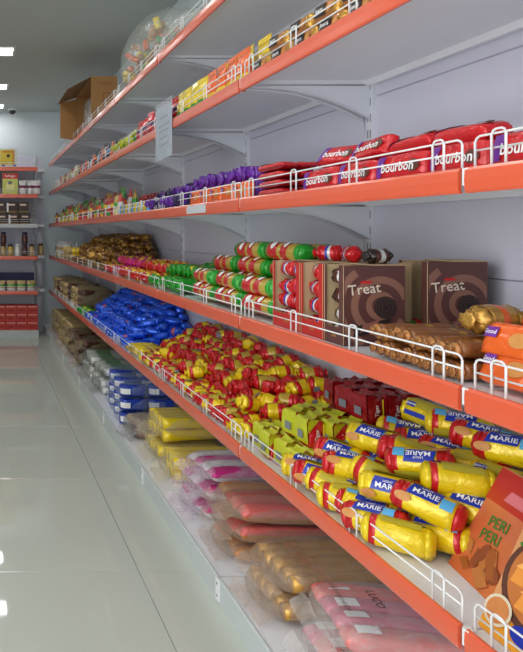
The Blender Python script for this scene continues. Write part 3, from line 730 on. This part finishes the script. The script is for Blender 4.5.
b2 = display_box('brown biscuit display box with cookie print, set back by the shelf panel', (1.033, 1.435, z), .138, .10, .196, M_tr); treat_print(b2, .138, .196)
ob('lid_flap', MB().box((-.035, -.0, .05), (-.003, .0022, .192)).mesh('lid_flap', M_kraft2), b2, (0, .05, 0))
display_box('scarlet display box of red wrapped sweets, next to the brown box', (.842, 1.5275, z), .15, .105, .186, M_cred, text='25x')
display_box('scarlet display box of red wrapped sweets, next to the green rolls', (.842, 1.6385, z), .15, .15, .184, M_cred, text='25x')
for (y, n, pr, lab, g) in ((1.49, 1, brnw, 'brown and white wrapped sweet inside the brown display box', 'sweets in the brown box'), (1.592, 1, redw, 'red and white wrapped sweet inside the scarlet box next to the brown box', 'sweets in a scarlet box'), (1.685, 1, redw, 'red and white wrapped sweet inside the scarlet box next to the green rolls', 'sweets in the other scarlet box'), (1.745, 1, redw, 'red and white wrapped sweet inside the scarlet box next to the green rolls', 'sweets in the other scarlet box')):
    for l in range(4):
        put(pr[l % 2], 'wrapped_sweet', lab, 'sweet', g, (.876+J(.004), y+J(.006), z+.004+.043*l), (0, J(.1), PI/2+J(.4)), J(1), sc=.82)
for i in range(3):
    put(brnw[i % 2] if i == 0 else redw[0], 'wrapped_sweet', 'dark wrapped sweet lying on the lid of a display box', 'sweet', 'sweets on the display boxes', (.945, 1.48+.1*i, z+.19-.002*(i > 0)), (0, 0, .3+i), 0, sc=.8)
# gold biscuit rolls in front of the brown boxes, ends to the aisle
for l in range(2):
    for i in range(8):
        y = 1.085+.0315*(i+.5)+(.012 if l else 0)
        for r in range(2):
            put(goldp[(i+l+r) % 3], 'biscuit_roll', ['clear-wrapped brown biscuit roll with gold ends lying on the shelf deck', 'clear-wrapped brown biscuit roll with gold ends lying on top of the others'][l]+[', front row', ', back row'][r], 'biscuit pack', 'gold ended biscuit rolls', (.928+.188*r+J(.003)+.006*l, y, Z2+.032*l+.001), (0, J(.02), J(.03)), J(1.5))
put(goldbig, 'biscuit_roll', 'fat gold foil roll lying crosswise on the brown biscuit rolls', 'biscuit pack', None, (.965, 1.17, Z2+.067), (0, 0, .2), .3)
put(goldbig, 'biscuit_roll', 'fat gold foil roll at the back on the brown biscuit rolls', 'biscuit pack', None, (1.08, 1.13, Z2+.067), (0, 0, -.3), .9)
for l in range(3):
    for c in range(3):
        for r in range(2):
            if l == 2 and (r == 0 or c == 2): continue
            put(oranp[(l+c) % 2], 'biscuit_pack', ['orange biscuit pack with a cookie picture on the bottom of its stack', 'orange biscuit pack with a cookie picture, second in its stack', 'orange biscuit pack with a cookie picture on top of its stack'][l], 'biscuit pack', 'orange biscuit packs beside the gold rolls',
                (.873+.068*r+J(.003)+.01*l, 1.018-.112*c+(.008*l), Z2+.0445*l+.001), (0, 0, -PI/2+J(.06)), PI/2*.75)
# long green and red rolls
for r in range(3):
    for l in range((2, 4, 4)[r] if r else 2):
        for c in range(3):
            yy = 1.915+.233*c+(.03 if l % 2 else 0)-.02*r
            x = .872+.058*r+.008*l
            if c == 2 and l > 2: continue
            put(hearts[(r+l+c) % 3], 'sweet_roll', ['red and yellow sweet roll with green ends on the bottom layer', 'red and yellow sweet roll with green ends in the second layer', 'red and yellow sweet roll with green ends in the third layer', 'red and yellow sweet roll with green ends on the top layer'][l], 'sweet roll', 'green ended sweet rolls on the second shelf', (x, yy, Z2+.0545*l+.001), (J(.02), J(.03), -PI/2+J(.05)), .9+J(.4))
for i in range(4):
    put(simple_roll(.05, .028, W_green if i % 2 else W_red, W_red if i % 2 else W_green, W_green, i), 'sweet_roll', 'short round red and green sweet pack behind the scarlet boxes', 'sweet roll', 'short red and green packs', (1.06, 1.50+.08*i, Z2+.001), (0, 0, J(.5)), 0)
    put(simple_roll(.05, .028, W_green if i % 2 else W_red, W_red, W_green, i), 'sweet_roll', 'short round red and green sweet pack behind the scarlet boxes', 'sweet roll', 'short red and green packs', (1.13, 1.62+.07*i, Z2+.001), (0, 0, J(.5)), 0)
def mixrow(zd, y0, y1, dy, xs, layers, protos, name, label, cat, group, dz, jr=.4, rz=0):
    heap(xs, layers, y0, y1, dy, protos, name, label, cat, group, zd, dz, rz=rz, jr=jr)
mixrow(Z2, 2.60, 3.02, .064, [.875, .955, 1.035, 1.11], [1, 2, 2, 2], [simple_roll(.06, .028, W_green, W_green, W_green, s) for s in range(2)]+[simple_roll(.06, .028, W_yel, W_green, W_red, 5)], 'sweet_pack', 'round glossy green sweet pack beside the long rolls', 'sweet pack', 'glossy green packs', .053)
mixrow(Z2, 3.04, 3.5, .062, [.875, .955, 1.035], [1, 2, 2], [simple_roll(.06, .027, W_yel, W_red, W_oran, s) for s in range(3)], 'sweet_pack', 'round yellow and orange sweet pack on the second shelf', 'sweet pack', 'yellow and orange packs', .051)
mixrow(Z2, 3.5, 4.1, .062, [.875, .955, 1.035], [1, 2, 2], [simple_roll(.06, .027, W_pink, W_pink, W_pink, 1), simple_roll(.06, .027, W_yel, W_red, W_pink, 2)], 'sweet_pack', 'round magenta sweet pack on the second shelf', 'sweet pack', 'magenta packs', .051)
mound(.838, 1.21, 4.1, 5.6, .066, .1, .23, [simple_roll(.05, .028, W_bron, W_bron, W_brown, s) for s in range(2)]+[simple_roll(.05, .028, W_gold, W_bron, W_gold, 5)], 'bronze_pack', ['shiny bronze and brown foil pack']*2+['shiny gold foil pack'], 'sweet pack', 'bronze foil packs', Z2, .048, jr=1.0, cap=.6, near=(', near the magenta packs', ', mid-pile', ', near the dull yellow packs'))
mixrow(Z2, 5.62, 6.2, .075, [.875, .965], [2, 2], [simple_roll(.062, .03, W_yel, W_tan, W_mus, s) for s in range(2)], 'sweet_pack', 'dull yellow pack next to the bronze pile', 'sweet pack', 'dull yellow packs', .056)
pw = [pouch_pack(.09, .16, .05, W_white, W_tan, W_mus, seed=s) for s in range(2)]
for i in range(9):
    for r in range(2): put(pw[i % 2], 'snack_pouch', 'white and tan pouch standing near the corner on the second shelf', 'pouch', 'white pouches on the second shelf', (.89+.09*r, 6.28+.112*i, Z2+.001), (0, 0, -PI/2+J(.2)))

# ------------------------------------------------------------------ third shelf
BL = 'red and purple biscuit pack with white lettering '
for i in range(6):
    y = .81+.149*i
    put(bour[i % 3], 'biscuit_pack', BL+'standing behind the wire rail', 'biscuit pack', 'red and purple biscuit packs on the third shelf', (.858+J(.003), y+J(.004), Z3+.001), (J(.05), J(.05), -PI/2+J(.06)), PI/2-.12)
    put(bour[(i+1) % 3], 'biscuit_pack', BL+'standing in the second row', 'biscuit pack', 'red and purple biscuit packs on the third shelf', (.905+J(.003), y+.02, Z3+.001), (J(.05), J(.05), -PI/2+J(.06)), PI/2-.1)
    if i > 1: put(bour[(i+2) % 3], 'biscuit_pack', BL+'lying on top of the others', 'biscuit pack', 'red and purple biscuit packs on the third shelf', (.895+J(.008), y+.05-.01*i, Z3+.052), (J(.06), J(.06), -PI/2+J(.12)), (.25 if i < 4 else 1.0)+J(.1))
for l in range(4):
    for r in range(2):
        for c in range(1):
            put(thin[(l+r) % 2], 'biscuit_pack', 'thin dark-lettered red biscuit pack lying flat in a stack', 'biscuit pack', 'thin red packs stacked flat', (.868+.056*r, 1.815, Z3+.0245*l+.001), (0, 0, -PI/2+J(.04)), 0)
mixrow(Z3, .72, 1.0, .07, [1.03], [2], purp[:2], 'biscuit_pack', 'purple twist-end pack behind the red biscuit packs', 'biscuit pack', 'purple packs at the back', .056)
for i in range(5): put(oranp[i % 2], 'biscuit_pack', 'orange pack standing at the wire rail before the purple packs', 'biscuit pack', 'orange packs on the third shelf', (.862, 2.03+.106*i, Z3+.001), (0, 0, -PI/2+J(.06)), PI/2*.95)
mixrow(Z3, 1.97, 2.5, .066, [.93, 1.01], [2, 2], purp, 'biscuit_pack', 'glossy purple twist-end pack above the orange packs', 'biscuit pack', 'glossy purple packs', .054)
dpu = [simple_roll(.066, .026, W_dpurp, W_purp, W_navy, s) for s in range(2)]+[simple_roll(.066, .026, W_purp, W_dpurp, W_navy, 4)]
mixrow(Z3, 2.58, 3.12, .066, [.868, .945, 1.02], [1, 2, 2], dpu, 'biscuit_pack', 'dark purple twist-end pack on the third shelf', 'biscuit pack', 'dark purple packs', .05)
yb = [flow_pack(.09, .055, .04, W_yel, None, W_sky, n=4, seed=s, merge=True) for s in range(2)]
for i in range(7): put(yb[i % 2], 'biscuit_pack', 'yellow and sky blue pack standing at the wire rail', 'biscuit pack', 'yellow and sky blue packs', (.862, 3.19+.1*i, Z3+.001), (0, 0, -PI/2+J(.06)), PI/2*.9)
mixrow(Z3, 3.15, 3.8, .066, [.93, 1.01], [1, 2], [simple_roll(.062, .028, W_red, W_dred, W_red, s) for s in range(2)], 'sweet_pack', 'glossy red round pack behind the yellow and sky blue packs', 'sweet pack', 'glossy red packs', .054)
stand = [pouch_pack(.1, .17, .05, a, b, c, seed=i) for i, (a, b, c) in enumerate(((W_red, W_white, W_green), (W_green, W_red, W_yel), (W_dred, W_yel, W_red), (W_mus, W_green, W_yel), (W_brown, W_oran, W_red)))]
slab = ['standing red pouch with a white band and green foot', 'standing green pouch with a red band and yellow foot', 'standing deep red pouch with a yellow band', 'standing mustard pouch with a green band and yellow foot', 'standing brown pouch with an orange band and red foot']
for i in range(31):
    for r in range(2):
        k = (i*3+r*2+random.randint(0, 1)) % 5
        put(stand[k], 'snack_pouch', slab[k]+' on the third shelf', 'pouch', 'standing pouches on the third shelf', (.885+.09*r, 3.92+.112*i, Z3+.001), (0, 0, -PI/2+J(.2)), sc=R(.9, 1.12) if r else R(.6, .8))
# price slip in the channel of the third shelf
tag(ob('price_slip', MB().box((XF-.0022, 2.235, SZ[2]-.036), (XF-.0014, 2.44, SZ[2]-.006)).mesh('price_slip', mat('slip_paper', (196, 200, 206), .5, var=.06, vscale=30))), 'pale grey price slip on the orange edge below the purple packs', 'price label')

# ------------------------------------------------------------------ fourth shelf
for r in range(2):
    for l in range(2):
        for i in range(10):
            y = .76+.124*i+.03*l
            if y > 1.9: continue
            put(jeera[(i+l) % 3], 'biscuit_pack', ['brown and gold biscuit pack with a black label on the bottom of its stack', 'brown and gold biscuit pack with a black label on top of its stack'][l], 'biscuit pack', 'brown and gold packs on the fourth shelf', (.862+.052*r+.004*l, y, Z4+.0435*l+.001), (J(.04), J(.05), -PI/2+J(.06)), PI/2-.1)
op = [pouch_pack(.085, .1, .035, W_oran, W_oran, W_yel, seed=s) for s in range(2)]; yp = [pouch_pack(.09, .14, .05, W_yel, W_mus, W_lime, seed=s) for s in range(2)]; yg = [pouch_pack(.08, .1, .035, W_yel, W_yel, W_green, seed=s) for s in range(2)]
for i in range(4): put(op[i % 2], 'snack_pouch', 'orange pouch standing behind the wire rail on the fourth shelf', 'pouch', 'orange pouches', (.858, 2.02+.092*i, Z4+.001), (0, 0, -PI/2+J(.1)))
for i in range(4): put(yg[i % 2], 'snack_pouch', 'yellow pouch with green foot standing behind the wire rail', 'pouch', 'yellow pouches with green feet', (.858, 2.39+.088*i, Z4+.001), (0, 0, -PI/2+J(.1)))
for i in range(6): put(yp[i % 2], 'snack_pouch', 'tall yellow pouch standing behind the orange ones', 'pouch', 'tall yellow pouches', (.925, 2.02+.11*i, Z4+.001), (0, 0, -PI/2+J(.25)))
rp = [pouch_pack(.07, .1, .035, W_red, W_dpurp, W_dred, seed=s) for s in range(2)]
for i in range(9):
    for r in range(2): put(rp[(i+r) % 2], 'snack_pouch', 'red and dark purple pouch standing above the hanging notice', 'pouch', 'red and purple pouches', (.86+.055*r, 2.74+.077*i, Z4+.001), (0, 0, -PI/2+J(.3)), sc=R(.9, 1.1))
mixrow(Z4, 3.46, 3.86, .066, [.868, .94], [1, 2], [simple_roll(.062, .028, W_green, W_lime, W_green, s) for s in range(2)], 'sweet_pack', 'green round pack on the fourth shelf', 'sweet pack', 'green packs on the fourth shelf', .054)
far = [('charcoal', W_char, W_oran), ('orange', W_oran, W_red), ('navy', W_navy, W_sky), ('brown', W_brown, W_gold), ('mustard', W_mus, W_green), ('white', W_white, W_tan)]
fpr = {a: pouch_pack(.09, .11, .045, b, c, b, seed=i) for i, (a, b, c) in enumerate(far)}
for i in range(31):
    k = far[i % 3 if i < 12 else (1, 3, 4, 5)[i % 4] if i < 26 else 5][0]
    for r in range(2): put(fpr[k], 'snack_pouch', 'small %s pouch in the mixed row of the fourth shelf' % k, 'pouch', 'mixed pouches on the fourth shelf', (.862+.06*r, 3.93+.11*i, Z4+.001), (0, 0, -PI/2+J(.2)), sc=R(.85, 1.05))
# hanging notice in a clear sleeve
t = thing('paper_notice', 'pale paper notice in a clear sleeve hanging from the fourth shelf edge', 'sign', (XF-.004, 2.62, SZ[3]-.155))
ob('paper', MB().box((0, 0, 0), (.0012, .235, .23)).mesh('paper', mat('notice_paper', (166, 174, 186), .5, var=.05, vscale=20)), t)
ob('sleeve', MB().box((-.0022, -.006, -.006), (-.001, .241, .25)).mesh('sleeve', film('film_sleeve', (214, 222, 232), .2)), t)
for i, (wd, zz) in enumerate(((.12, .18), (.16, .145), (.15, .12), (.1, .09), (.14, .06))):
    ob('handwriting', decal(shift2d(rect2d(wd, .009, 12, 1), .118, zz), lambda u, v: (-.0004, u, v+.004*math.sin(u*160+i)), P_grey, 'handwriting'), t)

# ------------------------------------------------------------------ top shelf
z = Z5+.001
t = thing('cardboard_carton', 'large open brown cardboard carton lying on the top shelf with flaps hanging out', 'carton', (.852, 4.77, z))
k = .004; w_, d_, h_ = .2, .73, .385
ob('side_panel', MB().box((0, 0, 0), (w_, k, h_)).mesh('side_panel', M_kraft), t)
ob('side_panel', MB().box((0, d_-k, 0), (w_, d_, h_)).mesh('side_panel', M_kraft), t)
ob('bottom', MB().box((0, k, 0), (w_, d_-k, k)).mesh('bottom', M_kraft), t)
ob('top_panel', MB().box((0, k, h_-k), (w_, d_-k, h_)).mesh('top_panel', M_kraft), t)
ob('back_panel', MB().box((w_-k, k, k), (w_, d_-k, h_-k)).mesh('back_panel', M_kraft), t)
M_kd = mat('kraft_dark', (138, 104, 72), .85, var=.05, vscale=14)
fl = MB(); v = [(0,0,h_),(0,d_,h_),(-.165,d_+.02,h_-.06),(-.185,-.01,h_-.1)]
fl.add(v+[(a, b, c-k) for a, b, c in v], [(0,1,2,3),(7,6,5,4),(0,3,7,4),(1,5,6,2),(2,6,7,3),(0,4,5,1)]); ob('flap', fl.mesh('flap', M_kd), t)
fl = MB(); v = [(0,d_-.004,.0),(-.145,d_-.02,.02),(-.145,d_-.02,h_-.06),(0,d_-.004,h_-.02)]
fl.add(v+[(a, b-k, c) for a, b, c in v], [(0,1,2,3),(7,6,5,4),(0,3,7,4),(1,5,6,2),(2,6,7,3),(0,4,5,1)]); ob('flap', fl.mesh('flap', M_kraft), t)
ob('printed_mark', decal(shift2d(rect2d(.055, .12, 1, 1), .12, .2), lambda u, v: (u, -.0006, v), mat('print_rust', (146, 84, 52), .7), 'printed_mark'), t)
ob('printed_mark', decal(shift2d(rect2d(.043, .108, 1, 1), .12, .2), lambda u, v: (u, -.001, v), M_kraft, 'printed_mark'), t)
ob('printed_mark', decal(shift2d(ring2d(0, .016, n=14), .12, .2), lambda u, v: (u, -.0014, v), mat('print_rust', (146, 84, 52), .7), 'printed_mark'), t)
ob('lettering', decal(shift2d(TX('FRAGILE', .026), .11, .33), lambda u, v: (u, -.0012, v), mat('print_rust', (146, 84, 52), .7), 'lettering'), t)
ob('liner', blob(.15, .5, .3, 5, .012).mesh('liner', film('film_liner', (226, 230, 226), .35), True), t, (.095, .36, .006))
snk = [roll_pack(.09, .028, a, b, None, seed=i, amp=.003, nt=12) for i, (a, b) in enumerate(((W_yel, W_green), (W_green, W_yel), (W_bis, W_yel), (W_oran, W_mus)))]
def big_bag(label, y0, y1, h, nps, protos):
    t = thing('snack_bag', label, 'bag', (1.005, (y0+y1)/2, z))
    for i in range(int(nps*1.8)):
        o = ob('pack', random.choice(protos)['parts'][0][1], t, (R(-.11, .11), R(-.38, .38)*(y1-y0), .045+max(.01, h-.14)*random.random()**1.8), (R(0, 3), R(0, 3), R(0, 3))); o.scale = (.62,)*3
    ob('film', blob(.36, y1-y0, h, 11, .02, n=2.6, nu=36, nv=20).mesh('film', film('film_sack', (214, 222, 214), .3, .15, 16), True), t)
big_bag('large clear plastic sack of yellow and green snack packs on the top shelf', 3.02, 3.92, .36, 60, snk)
big_bag('low clear plastic sack of orange snack packs on the top shelf', 2.5, 3.0, .14, 22, snk[2:])

# ------------------------------------------------------------------ the end bays
def epx(px, py): return ((px+20)*YE/F_PX, CAM_H+(233-py)*YE/F_PX)
EG = [z-.004+.001 for z in EZ]
M_cy = mat('carton_lemon', (214, 190, 60), .5); M_cw = mat('carton_white', (210, 210, 204), .5)
def ebox(name, label, x, w, zb, h, d, m, bits=(), group=None, y=YE+.03, cat='box'):
    t = thing(name, label, cat, (x, y, zb), group=group)
    ob('box', MB().rings([[(-w/2+e, e, zz), (w/2-e, e, zz), (w/2-e, d-e, zz), (-w/2+e, d-e, zz)] for e, zz in ((.002, 0), (0, .002), (0, h-.002), (.002, h))]).mesh('box', m), t)
    for i, (sh, u, v, mm, nm) in enumerate(bits):
        o = .0008+.0006*i
        ob(nm, decal(shift2d(sh, u, v), lambda a, b: (a, -o, b), mm, nm), t)
    return t
for i in range(5):
    x = .315-.225*i
    ebox('food_box', 'white-edged lemon yellow box standing on the top deck of the end bay', x, .2, EG[4], .215, .12, M_cw, [(rect2d(.16, .17, 2, 2), -.012, .112, M_cy, 'yellow_print'), (rect2d(.12, .02, 2, 2), -.005, .175, mat('print_amber', (206, 130, 40), .5), 'band'), (rect2d(.016, .15, 1, 1), .055, .11, mat('print_amber', (206, 130, 40), .5), 'band'), (ring2d(0, .02, n=12), .0, .13, P_brown, 'emblem'), (rect2d(.03, .02, 1, 1), .07, .025, P_blue, 'mark'), (rect2d(.03, .02, 1, 1), -.055, .025, P_blue, 'mark')], 'lemon boxes on the end bay')
for i in range(5):
    ebox('cereal_box', 'lime and cream cereal box with a red top band on the end bay', .335-.2*i-(0 if i else .0), .17, EG[3], .24, .06, mat('carton_limecream', (206, 212, 110), .5), [(rect2d(.17, .06, 2, 2), 0, .206, P_red, 'band'), (TX("Kellogg's", .034), 0, .206, P_white, 'lettering'), (rect2d(.1, .1, 4, 4, ell=True), 0, .09, mat('print_paleyel', (232, 226, 150), .5), 'emblem'), (rect2d(.05, .04, 3, 3, ell=True), 0, .13, P_grey, 'emblem')], 'cereal boxes on the end bay')
wpp = pouch_pack(.085, .145, .05, W_white, wrap('wrap_plum', (120, 30, 80)), W_white, seed=2)
for i, px in enumerate((23, 31.5, 39)):
    if i < 2 or True: put(wpp, 'snack_pouch', 'white pouch with a plum band standing beside the cereal boxes', 'pouch', 'white and plum pouches', (epx(px, 0)[0]-.02*(i == 2), YE+.06, EG[3]), (0, 0, J(.1)))
M_choc = mat('carton_choc', (62, 40, 34), .45)
for i in range(12):
    for l in range(2):
        ebox('chocolate_box', ['dark chocolate brown box with cream top on the lower row of the end bay', 'dark chocolate brown box with cream top on the upper row of the end bay'][l], .5-.128*i-.02*l, .118, EG[2]+.132*l, .115 if l else .128, .12, M_choc, [(rect2d(.07, .018, 2, 1), 0, .085, mat('print_cream', (232, 214, 196), .4), 'lettering_strip'), (rect2d(.118, .012, 1, 1), 0, .006, mat('print_dullgold', (150, 130, 70), .5), 'band')]+([(rect2d(.02, .1, 1, 1), -.045, .055, P_white, 'price_strip')] if i % 3 == 1 else []), 'chocolate boxes on the end bay')
jar = [[(.03, 0), (.034, .01), (.034, .09), (.026, .105), (.026, .11)], [(.029, .11), (.029, .132), (.02, .134)]]
def mk_jar(m1, m2):
    f = lambda pr: MB().rings([[(math.cos(a*PI/6)*r, math.sin(a*PI/6)*r, zz) for a in range(12)] for r, zz in pr])
    return dict(parts=[('jar', f(jar[0]).mesh('jar', m1, True)), ('lid', f(jar[1]).mesh('lid', m2, True))], W=0, H=0)
jk = [('tan', mk_jar(W_tan, W_brown)), ('white', mk_jar(W_white, W_white)), ('brown', mk_jar(W_brown, W_navy)), ('olive', mk_jar(W_mus, W_navy))]
for i in range(17):
    n, p = jk[(0, 2, 1, 3)[i % 4]]
    put(p, 'food_jar', '%s jar standing on the end bay shelf above the green packs' % n, 'jar', 'jars on the end bay', (.58-.08*i, YE+.07, EG[1]), (0, 0, 0))
    if i % 3 == 1: put(jk[2][1], 'food_jar', 'brown jar standing on top of another jar on the end bay', 'jar', 'upper jars on the end bay', (.58-.08*i, YE+.07, EG[1]+.135))
for i in range(2): put(jk[i][1], 'food_jar', '%s jar standing on the narrow corner shelf' % jk[i][0], 'jar', None, (.70, 7.15+.1*i, EZ[1]+.001))
ebox('backing_board', 'dark navy board standing behind the green packs on the end bay', .25, .72, EG[0], .2, .012, mat('board_navy', (30, 38, 78), .6), y=YE+.11, cat='board')
gp = pouch_pack(.1, .1, .05, W_tan, W_green, W_white, seed=3)
for i in range(13): put(gp, 'snack_pouch', 'tan and green pouch standing before the navy board', 'pouch', 'green pouches on the end bay', (.57-.112*i, YE+.06, EG[0]), (0, 0, J(.1)))
M_rb = mat('carton_tomato', (196, 58, 50), .5)
for i in range(13):
    for l in range(3):
        ebox('red_box', ['tomato red box on the bottom row of the end bay base', 'tomato red box on the middle row of the end bay base', 'tomato red box on the top row of the end bay base'][l], .585-.121*i, .118, ZB+.001+.0905*l, .09, .16, M_rb, [(rect2d(.1, .012, 1, 1), 0, .075, mat('print_blush', (232, 160, 150), .5), 'band'), (rect2d(.07, .02, 1, 1), 0, .035, mat('print_rustred', (160, 40, 36), .5), 'lettering_strip')], 'red boxes on the end bay base')
